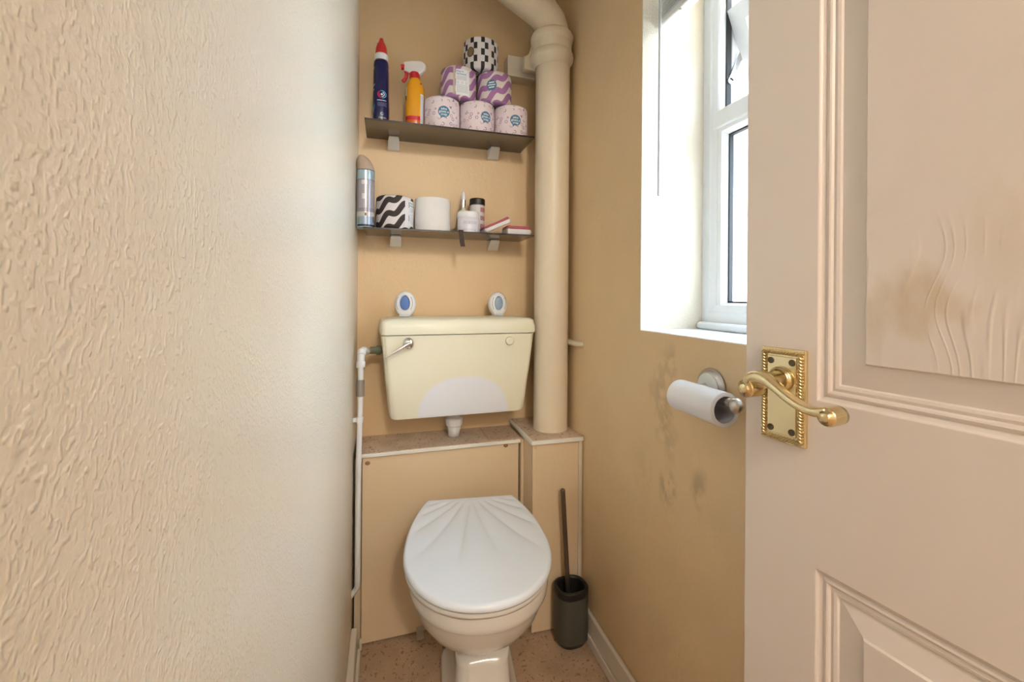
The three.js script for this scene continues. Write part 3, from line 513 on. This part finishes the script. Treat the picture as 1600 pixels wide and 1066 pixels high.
const wavyPurpleInfo = canvasTex(1536, 428, (g, w, h) => { waves(g, w, h, '#e3d9d6', '#a877ad', 170, 32, 76, 0.62); seed = 6; g.fillStyle = '#cdbfae'; g.fillRect(w * 0.44, 20, 30, h - 60); infoLabel(g, w * 0.465, 60, 190, h - 90, ['Pay it', 'forward'], '#6f95c4'); });
const wavyBlack = canvasTex(1536, 428, (g, w, h) => { waves(g, w, h, '#ded8d8', '#352c2e', 170, 32, 72, 0.62); seed = 8; g.fillStyle = '#e6e4ea'; g.fillRect(w * 0.545, 40, 60, h - 70); infoLabel(g, w * 0.59, 50, 150, h - 100, ['Pay it', 'forward'], '#55565e'); });
const checks = canvasTex(1536, 428, (g, w, h) => {
  g.fillStyle = '#e4dfe2'; g.fillRect(0, 0, w, h); g.fillStyle = '#26222a'; const nx = 30, ny = 5;
  for (let i = 0; i < nx; i++) for (let j = 0; j < ny; j++) if (i % 3 === j % 2) g.fillRect(i * w / nx, j * h / ny, w / nx, h / ny);
  g.fillStyle = '#6a4f38'; g.beginPath(); g.ellipse(w * 0.5, h * 0.48, 58, 68, 0, 0, 7); g.fill(); g.strokeStyle = '#9c8468'; g.lineWidth = 5; squiggle(g, w * 0.5, h * 0.48, 84, 4, 24);
});
const ROLL_R = 0.0578, ROLL_H = 0.104;
function rollBody(h = ROLL_H, r = ROLL_R) {                         // wrapped roll: soft shoulders, paper tucked into the hole at each end
  const prof = [[0.004, 0.008], [0.02, 0.004], [r * 0.7, 0.0012], [r - 0.006, 0.0], [r - 0.0015, 0.003], [r, 0.008], [r + 0.0006, h * 0.5], [r, h - 0.008], [r - 0.0015, h - 0.003], [r - 0.006, h], [r * 0.7, h - 0.0012], [0.02, h - 0.004], [0.004, h - 0.008]];
  const g = prep(lathe(prof, 56)), p = g.attributes.position, uv = g.attributes.uv;
  for (let i = 0; i < p.count; i++) uv.setY(i, p.getY(i) / h);
  return g;
}
const rollGeo = rollBody();
function wrappedRoll(x, y, z, face, map, label, group) {           // face: direction (degrees from +z towards +x) in which the middle of the print looks
  // the middle of the print, u = 0.5, lies at lathe angle 180 degrees, that is at -z
  const t = thing('wrapped_toilet_roll', label, 'toilet roll', [x, y, z], R(face + 180), group);
  part('paper_wrap', rollGeo, mat(0xffffff, 0.7, { map }), t);
  return t;
}
const zr = 0.095;
wrappedRoll(0.2625, Y1, zr, 0, confetti, 'pale pink confetti-print wrapped toilet roll beside the orange spray bottle', 'confetti-print rolls on the upper shelf');
wrappedRoll(0.3795, Y1, zr, 20, confetti, 'pale pink confetti-print wrapped toilet roll, middle one of three', 'confetti-print rolls on the upper shelf');
wrappedRoll(0.4965, Y1, zr, 2, confetti, 'pale pink confetti-print wrapped toilet roll nearest the soil pipe', 'confetti-print rolls on the upper shelf');
wrappedRoll(0.3165, Y1 + ROLL_H + 0.0004, zr, -4, wavyPurpleInfo, 'purple wavy-print wrapped toilet roll with white information label');
wrappedRoll(0.4385, Y1 + ROLL_H + 0.0004, zr, -22, wavyPurple, 'purple wavy-print wrapped toilet roll with round blue badge');
wrappedRoll(0.3905, Y1 + 2 * ROLL_H + 0.0008, zr, -46, checks, 'black and white check wrapped toilet roll on top of the pile');
{
  const t = wrappedRoll(0.1165, Y2, 0.100, 14, wavyBlack, 'black and white wavy-print wrapped toilet roll with white label');
  const paper = mat([0.82, 0.80, 0.79], 0.85), r = thing('plain_toilet_roll', 'unwrapped plain white toilet roll on the lower shelf', 'toilet roll', [0.2345, Y2, 0.100]);
  const pr = [[0.021, 0.001], [0.054, 0], [0.0566, 0.0015], [0.0568, 0.1045], [0.0555, 0.106], [0.021, 0.1055], [0.021, 0.001]];
  part('paper', lathe(pr, 64), paper, r);
  part('loose_end', box(-0.0035, 0.012, 0.001, 0.105, 0.0572, 0.0580, 0.0003).rotateY(R(2)), paper, r);
}

// ------------------------------------------------------------------ bottles on the upper shelf
const oval = (w, d, y, cx = 0, cz = 0, e = 2.6) => { const o = []; for (let i = 0; i < 40; i++) { const a = -i / 40 * 2 * Math.PI, c = Math.cos(a), s = Math.sin(a); o.push([cx + w / 2 * Math.sign(c) * Math.abs(c) ** (2 / e), y, cz + d / 2 * Math.sign(s) * Math.abs(s) ** (2 / e)]); } return o; };
function printed(g, w, h) { g = prep(g); const p = g.attributes.position, uv = g.attributes.uv; for (let i = 0; i < p.count; i++) uv.setXY(i, p.getX(i) / w + 0.5, p.getY(i) / h); return g; }
{
  const map = canvasTex(256, 1024, (g, w, h) => {
    g.fillStyle = '#14174a'; g.fillRect(0, 0, w, h);
    g.fillStyle = '#3f6f9c'; g.beginPath(); g.moveTo(0, h * 0.62); g.quadraticCurveTo(w * 0.4, h * 0.72, 0, h * 0.92); g.fill(); g.fillStyle = '#9ab0bd'; g.beginPath(); g.moveTo(0, h * 0.68); g.quadraticCurveTo(w * 0.25, h * 0.76, 0, h * 0.88); g.fill();
    const cx = w * 0.58, cy = h * 0.56; g.lineWidth = 12; g.strokeStyle = '#5fb0dd'; g.beginPath(); g.arc(cx, cy, 56, -1.9, 1.5); g.stroke(); g.strokeStyle = '#d0303a'; g.beginPath(); g.arc(cx, cy, 54, 1.6, 4.2); g.stroke(); g.lineWidth = 10; g.strokeStyle = '#e8eef4'; g.beginPath(); g.arc(cx, cy, 34, -1.3, 1.7); g.stroke(); g.strokeStyle = '#c8404a'; g.beginPath(); g.arc(cx, cy, 34, 1.9, 3.6); g.stroke(); g.fillStyle = '#dfe6ee'; g.beginPath(); g.arc(cx, cy, 16, 0, 7); g.fill();
    seed = 3; smallPrint(g, w * 0.34, h * 0.645, w * 0.5, 1, 30, '#e8e8f0'); smallPrint(g, w * 0.36, h * 0.685, w * 0.48, 4, 16, '#8088a8');
    g.strokeStyle = '#c9ccd6'; g.lineWidth = 8; g.beginPath(); g.arc(w * 0.6, h * 0.85, 18, 0, 5.2); g.stroke(); smallPrint(g, w * 0.42, h * 0.905, w * 0.4, 1, 34, '#d0d2e0');
    g.strokeStyle = '#e6e8f0'; g.lineWidth = 9; g.beginPath(); g.moveTo(w * 0.08, h * 0.44); g.lineTo(w * 0.2, h * 0.40); g.moveTo(w * 0.08, h * 0.5); g.lineTo(w * 0.16, h * 0.475); g.stroke();
  });
  const navy = mat(0xffffff, 0.25, { map }), t = thing('bleach_bottle', 'navy blue bleach bottle with red nozzle cap on the upper shelf', 'bottle', [0.0715, Y1, 0.105], R(-4));
  part('bottle_body', printed(loft([oval(0.044, 0.05, 0), oval(0.0485, 0.056, 0.003), oval(0.0495, 0.058, 0.05), oval(0.047, 0.055, 0.10), oval(0.046, 0.053, 0.168), oval(0.0445, 0.05, 0.176), oval(0.043, 0.047, 0.179), oval(0.0455, 0.05, 0.185), oval(0.044, 0.048, 0.197), oval(0.036, 0.038, 0.2045)]), 0.056, 0.205), navy, t);
  part('neck_collar', lathe([[0.018, 0.204], [0.0212, 0.206], [0.0205, 0.222], [0.0175, 0.2255], [0, 0.2255]], 32), whitePlastic, t);
  part('cap', lathe([[0.0172, 0.225], [0.0180, 0.228], [0.0165, 0.245], [0.0125, 0.258], [0.0095, 0.262], [0.0065, 0.270], [0.0055, 0.2755], [0, 0.277]], 28), mat([0.62, 0.025, 0.03], 0.35), t, 'red nozzle cap');
}
{
  const map = canvasTex(512, 1024, (g, w, h) => {
    g.fillStyle = '#e9a21f'; g.fillRect(0, 0, w, h); g.fillStyle = '#d96a1e'; g.fillRect(0, h * 0.84, w, h * 0.16); g.fillStyle = '#cf2430'; g.fillRect(0, h * 0.765, w, h * 0.075); g.fillStyle = '#f4e9d8'; g.beginPath(); g.ellipse(w * 0.36, h, w * 0.16, h * 0.05, 0, 0, 7); g.fill();
    g.fillStyle = '#e8eaf2'; g.fillRect(w * 0.79, h * 0.34, w * 0.15, h * 0.56); seed = 9; smallPrint(g, w * 0.80, h * 0.37, w * 0.12, 26, 20, '#8f97ae'); g.fillStyle = '#2c2f6a'; g.fillRect(w * 0.04, h * 0.1, w * 0.07, h * 0.36); g.fillStyle = '#ecebf4'; g.fillRect(w * 0.06, h * 0.2, w * 0.05, h * 0.18); g.fillStyle = '#3a3f86'; g.beginPath(); g.ellipse(w * 0.80, h * 0.135, 18, 16, 0, 0, 7); g.fill();
  });
  const t = thing('spray_bottle', 'orange trigger spray bottle with red trigger on the upper shelf', 'spray bottle', [0.1755, Y1, 0.098], R(-6));
  part('bottle_body', printed(loft([oval(0.05, 0.045, 0), oval(0.056, 0.05, 0.003), oval(0.0575, 0.052, 0.03), oval(0.0565, 0.052, 0.08), oval(0.060, 0.052, 0.118), oval(0.058, 0.05, 0.135), oval(0.046, 0.042, 0.152), oval(0.034, 0.034, 0.162), oval(0.029, 0.029, 0.167)]), 0.064, 0.168), mat(0xffffff, 0.22, { map }), t);
  part('collar', lathe([[0.0145, 0.165], [0.0165, 0.166], [0.0165, 0.183], [0.0150, 0.186], [0, 0.186]], 24).translate(-0.001, 0, 0), mat([0.65, 0.02, 0.025], 0.35), t, 'red screw collar');
  const s = new THREE.Shape(); s.moveTo(-0.012, 0.184); s.lineTo(-0.030, 0.192); s.lineTo(-0.030, 0.213); s.quadraticCurveTo(-0.01, 0.219, 0.016, 0.219); s.quadraticCurveTo(0.03, 0.217, 0.031, 0.205); s.quadraticCurveTo(0.028, 0.193, 0.012, 0.184); s.closePath();
  const head = part('spray_head', new THREE.ExtrudeGeometry(s, { depth: 0.012, bevelEnabled: true, bevelSize: 0.004, bevelThickness: 0.004, bevelSegments: 3 }).translate(0, 0, -0.006), mat([0.80, 0.76, 0.74], 0.3), t, 'translucent white spray head');
  part('nozzle', [cyl([-0.030, 0.203, 0], [-0.044, 0.202, 0], 0.0095, 0.0085, 8)], mat([0.65, 0.02, 0.025], 0.35), head, 'red nozzle');
  part('trigger', tube([[-0.030, 0.196, 0], [-0.026, 0.180, 0], [-0.030, 0.166, 0], [-0.037, 0.156, 0]], 0.006, 20, 12), mat([0.65, 0.02, 0.025], 0.35), head, 'red trigger');
}
// ------------------------------------------------------------------ things on the lower shelf
{
  const map = canvasTex(1024, 768, (g, w, h) => {                   // printed can, u round the can with the middle facing the room
    g.fillStyle = '#a9c0cb'; g.fillRect(0, 0, w, h); g.fillStyle = '#9a949e'; g.fillRect(0, h * 0.17, w, h * 0.56); g.fillStyle = '#cfcac4'; g.fillRect(0, h * 0.73, w * 0.66, h * 0.08); g.fillStyle = '#9fb0c6'; g.fillRect(0, h * 0.81, w, h * 0.15); g.fillStyle = '#34383f'; g.fillRect(w * 0.3, h * 0.945, w * 0.4, h * 0.035);
    seed = 21; smallPrint(g, w * 0.33, h * 0.20, w * 0.17, 24, 15, '#d9d7da'); smallPrint(g, w * 0.535, h * 0.20, w * 0.12, 24, 15, '#dcdbe0'); g.fillStyle = '#dcd9d8'; g.fillRect(w * 0.39, h * 0.19, w * 0.1, h * 0.07); g.fillRect(w * 0.4, h * 0.42, w * 0.08, h * 0.09);
    g.fillStyle = '#8fa27a'; g.fillRect(w * 0.31, h * 0.83, w * 0.05, h * 0.1); g.fillStyle = '#3d3f46'; g.fillRect(w * 0.45, h * 0.75, w * 0.03, h * 0.05); for (let i = 0; i < 14; i++) g.fillRect(w * 0.60 + i * 7, h * 0.8, 2 + rnd() * 3, h * 0.11);
  });
  const t = thing('aerosol_can', 'pale blue air freshener aerosol can with brown domed cap', 'aerosol can', [0.0285, Y2, 0.1305], R(196));
  const r = 0.0268; part('can', (() => { const g = prep(lathe([[0.0, 0.0015], [r - 0.004, 0.0015], [r - 0.001, 0], [r, 0.003], [r, 0.172], [r - 0.001, 0.176], [0, 0.176]], 48)), p = g.attributes.position, uv = g.attributes.uv; for (let i = 0; i < p.count; i++) uv.setY(i, p.getY(i) / 0.176); return g; })(), mat(0xffffff, 0.22, { map, metalness: 0.25 }), t);
  const cap = lathe([[r, 0.176], [r, 0.182], [r - 0.0015, 0.194], [r - 0.006, 0.207], [r - 0.013, 0.216], [r - 0.02, 0.220], [0, 0.221]], 40), p = cap.attributes.position;
  for (let i = 0; i < p.count; i++) { const k = (p.getY(i) - 0.178) / 0.043; if (k > 0) { p.setY(i, p.getY(i) + k * 0.35 * p.getX(i)); p.setX(i, p.getX(i) + k * 0.007); } } cap.computeVertexNormals();
  part('cap', cap, mat([0.50, 0.38, 0.29], 0.35), t, 'brown domed cap');
}
{
  const t = thing('plastic_tub', 'small translucent white plastic tub with screw lid', 'tub', [0.3475, Y2, 0.125]);
  const map = canvasTex(512, 128, (g, w, h) => { g.fillStyle = '#e4e2ec'; g.fillRect(0, 0, w, h); g.fillStyle = '#efeadf'; g.fillRect(w * 0.42, h * 0.62, w * 0.16, h * 0.22); seed = 17; smallPrint(g, w * 0.43, h * 0.68, w * 0.13, 1, 22, '#8c8c94'); smallPrint(g, w * 0.4, h * 0.2, w * 0.22, 3, 16, '#cfcdda'); });
  const g = prep(lathe([[0, 0], [0.033, 0], [0.0345, 0.002], [0.0352, 0.05], [0, 0.05]], 44));
  part('tub_body', g, mat(0xffffff, 0.3, { map }), t).rotation.y = R(180);
  part('tub_lid', lathe([[0.036, 0.048], [0.0366, 0.050], [0.0366, 0.064], [0.0350, 0.0675], [0.03, 0.0685], [0, 0.0685]], 44), mat([0.80, 0.80, 0.84], 0.3), t);
}
{
  const t = thing('test_strip_bottle', 'white bottle with black cap and rows of coloured squares', 'bottle', [0.3905, Y2, 0.058]);
  const map = canvasTex(512, 512, (g, w, h) => { g.fillStyle = '#dcd8dc'; g.fillRect(0, 0, w, h); const cs = ['#b0303a', '#a8485a', '#6a4a6c', '#4c4a72', '#7a3a4a']; seed = 33; for (let i = 0; i < 5; i++) for (let j = 0; j < 13; j++) { g.fillStyle = cs[Math.floor(rnd() * 5)]; g.fillRect(w * (0.50 + i * 0.036), h * (0.14 + j * 0.055), w * 0.022, h * 0.03); } smallPrint(g, w * 0.38, h * 0.14, w * 0.08, 3, 20, '#7c7c86'); });
  const g = prep(lathe([[0, 0], [0.024, 0], [0.0255, 0.002], [0.0255, 0.104], [0.022, 0.108], [0, 0.108]], 40));
  part('bottle_body', g, mat(0xffffff, 0.35, { map }), t).rotation.y = R(196);
  part('cap', lathe([[0.0255, 0.1065], [0.0268, 0.108], [0.0268, 0.124], [0.0255, 0.128], [0, 0.1285]], 40), mat([0.018, 0.016, 0.015], 0.4), t, 'black cap');
}
{
  const t = thing('perfume_atomiser', 'slim silver and white atomiser with teal base behind the tub', 'atomiser', [0.342, Y2, 0.058]);
  part('bottle_body', lathe([[0, 0], [0.016, 0], [0.0165, 0.002], [0.0165, 0.072], [0, 0.073]], 28), mat([0.20, 0.46, 0.42], 0.35), t, 'teal bottle');
  part('shoulder', lathe([[0.0165, 0.072], [0.0165, 0.080], [0.0125, 0.086], [0.0065, 0.089], [0.006, 0.098], [0, 0.098]], 28), mat([0.72, 0.78, 0.76], 0.35), t);
  part('pump_sleeve', cyl([0, 0.096, 0], [0, 0.122, 0], 0.0083), chrome, t, 'chrome sleeve');
  part('spray_button', lathe([[0, 0.122], [0.0085, 0.122], [0.0085, 0.136], [0.0062, 0.140], [0.0055, 0.150], [0, 0.1505]], 20), whitePlastic, t);
}
{ // two folded wrapped pads
  const film = mat([0.83, 0.79, 0.80], 0.4), red = mat([0.50, 0.10, 0.15], 0.4);
  const pad = (label, pos, rot, rz, w, d, h) => {
    const t = thing('wrapped_pad', label, 'sachet', pos, rot); t.rotation.order = 'YXZ'; t.rotation.z = rz;
    const rings = []; const N = 12; for (let j = 0; j <= N; j++) { const q = j / N, k = Math.pow(Math.sin(Math.PI * (0.12 + 0.76 * q)), 0.45); rings.push(rrect(w * (0.80 + 0.20 * k), d * (0.80 + 0.20 * k), 0.008, h * q, 0, 0, 4).map(([x, yy, z], i) => [x, yy + 0.0012 * Math.sin(i * 2.1) * q, z])); }
    part('wrapper', loft(rings.slice(0, 9)), film, t);
    part('printed_flap', loft(rings.slice(8)), red, t, 'red printed flap');
    part('crimped_end', box(w * 0.46, w * 0.54, h * 0.4, h * 0.5, -d * 0.42, d * 0.42), film, t);
    return t;
  };
  pad('white and red wrapped pad lying flat on the lower shelf', [0.5155, Y2 + 0.0002, 0.110], R(4), 0, 0.085, 0.07, 0.030);
  pad('white and red wrapped pad leaning on the flat one', [0.444, Y2 + 0.0215, 0.118], R(3), R(25), 0.098, 0.062, 0.020);
}
one('strap', (() => { const c = [[0, 0.0045, 0.155], [0, 0.0075, 0.168], [0, 0.003, 0.1705], [0.001, -0.012, 0.1705], [0.003, -0.03, 0.1705], [0.006, -0.044, 0.1705]]; const rr = c.map(([x, y, z], i) => { const n = i < 2 ? [0, 0.0012, 0] : [0, 0, 0.0012]; const w = 0.0075; return [[x - w, y, z], [x + w, y, z], [x + w + n[0], y + n[1], z + n[2]], [x - w + n[0], y + n[1], z + n[2]]].reverse(); }); return loft(rr, true, true, 0.5).translate(0.317, SH2 + 0.0008, 0); })(), mat([0.045, 0.022, 0.014], 0.6), 'short dark brown strap hanging over the lower shelf edge', 'strap');

// ------------------------------------------------------------------ air fresheners on the cistern
function freshener(x, z, turn, gel, label) {
  const t = thing('air_freshener', label, 'air freshener', [x, 0.9795, z], turn);
  const egg = (rx, ry, cy, n = 48) => { const o = []; for (let i = 0; i < n; i++) { const a = i / n * 2 * Math.PI, s = Math.sin(a); o.push([rx * Math.cos(a) * (1 + 0.06 * -s), cy + ry * s]); } return o; };
  const ring = (o, zz) => o.map(([a, b]) => [a, Math.max(b, 0.001), zz]);
  const cy = 0.0405;
  part('shell', loft([ring(egg(0.027, 0.034, cy), -0.012), ring(egg(0.0325, 0.040, cy), -0.008), ring(egg(0.034, 0.0415, cy), 0), ring(egg(0.0325, 0.040, cy), 0.008), ring(egg(0.028, 0.0355, cy), 0.0125), ring(egg(0.0185, 0.0265, cy + 0.003), 0.014), ring(egg(0.017, 0.0245, cy + 0.003), 0.0135), ring(egg(0.016, 0.0235, cy + 0.003), 0.007)], true, true), whitePlastic, t);
  part('gel', loft([ring(egg(0.0155, 0.023, cy + 0.003), 0.0075), ring(egg(0.0150, 0.0225, cy + 0.003), 0.0105), ring(egg(0.010, 0.016, cy + 0.003), 0.0122), ring(egg(0.003, 0.005, cy + 0.003), 0.0126)], true, true), gel, t, 'blue gel window');
  const slit = (a0, a1) => { const pts = []; for (let i = 0; i <= 12; i++) { const a = R(lerp(a0, a1, i / 12)); pts.push([0.0255 * Math.cos(a), cy + 0.002 + 0.032 * Math.sin(a), 0.0128]); } return tube(pts, 0.0006, 24, 6); };
  const dark = mat([0.05, 0.06, 0.12], 0.5); part('vent_slit', slit(-40, 40), dark, t); part('vent_slit', slit(140, 220), dark, t);
  part('base', [box(-0.017, 0.017, 0, 0.006, -0.012, 0.012, 0.002), box(-0.011, 0.011, 0.0055, 0.0075, 0.0105, 0.0135)], mat([0.72, 0.74, 0.80], 0.35), t);
  return t;
}
freshener(0.151, 0.095, R(-16), mat([0.13, 0.24, 0.60], 0.15), 'oval white air freshener with deep blue gel above the flush lever');
freshener(0.459, 0.082, R(12), mat([0.30, 0.40, 0.55], 0.2), 'oval white air freshener with grey-blue gel near the soil pipe');

renderer.render(scene, camera);
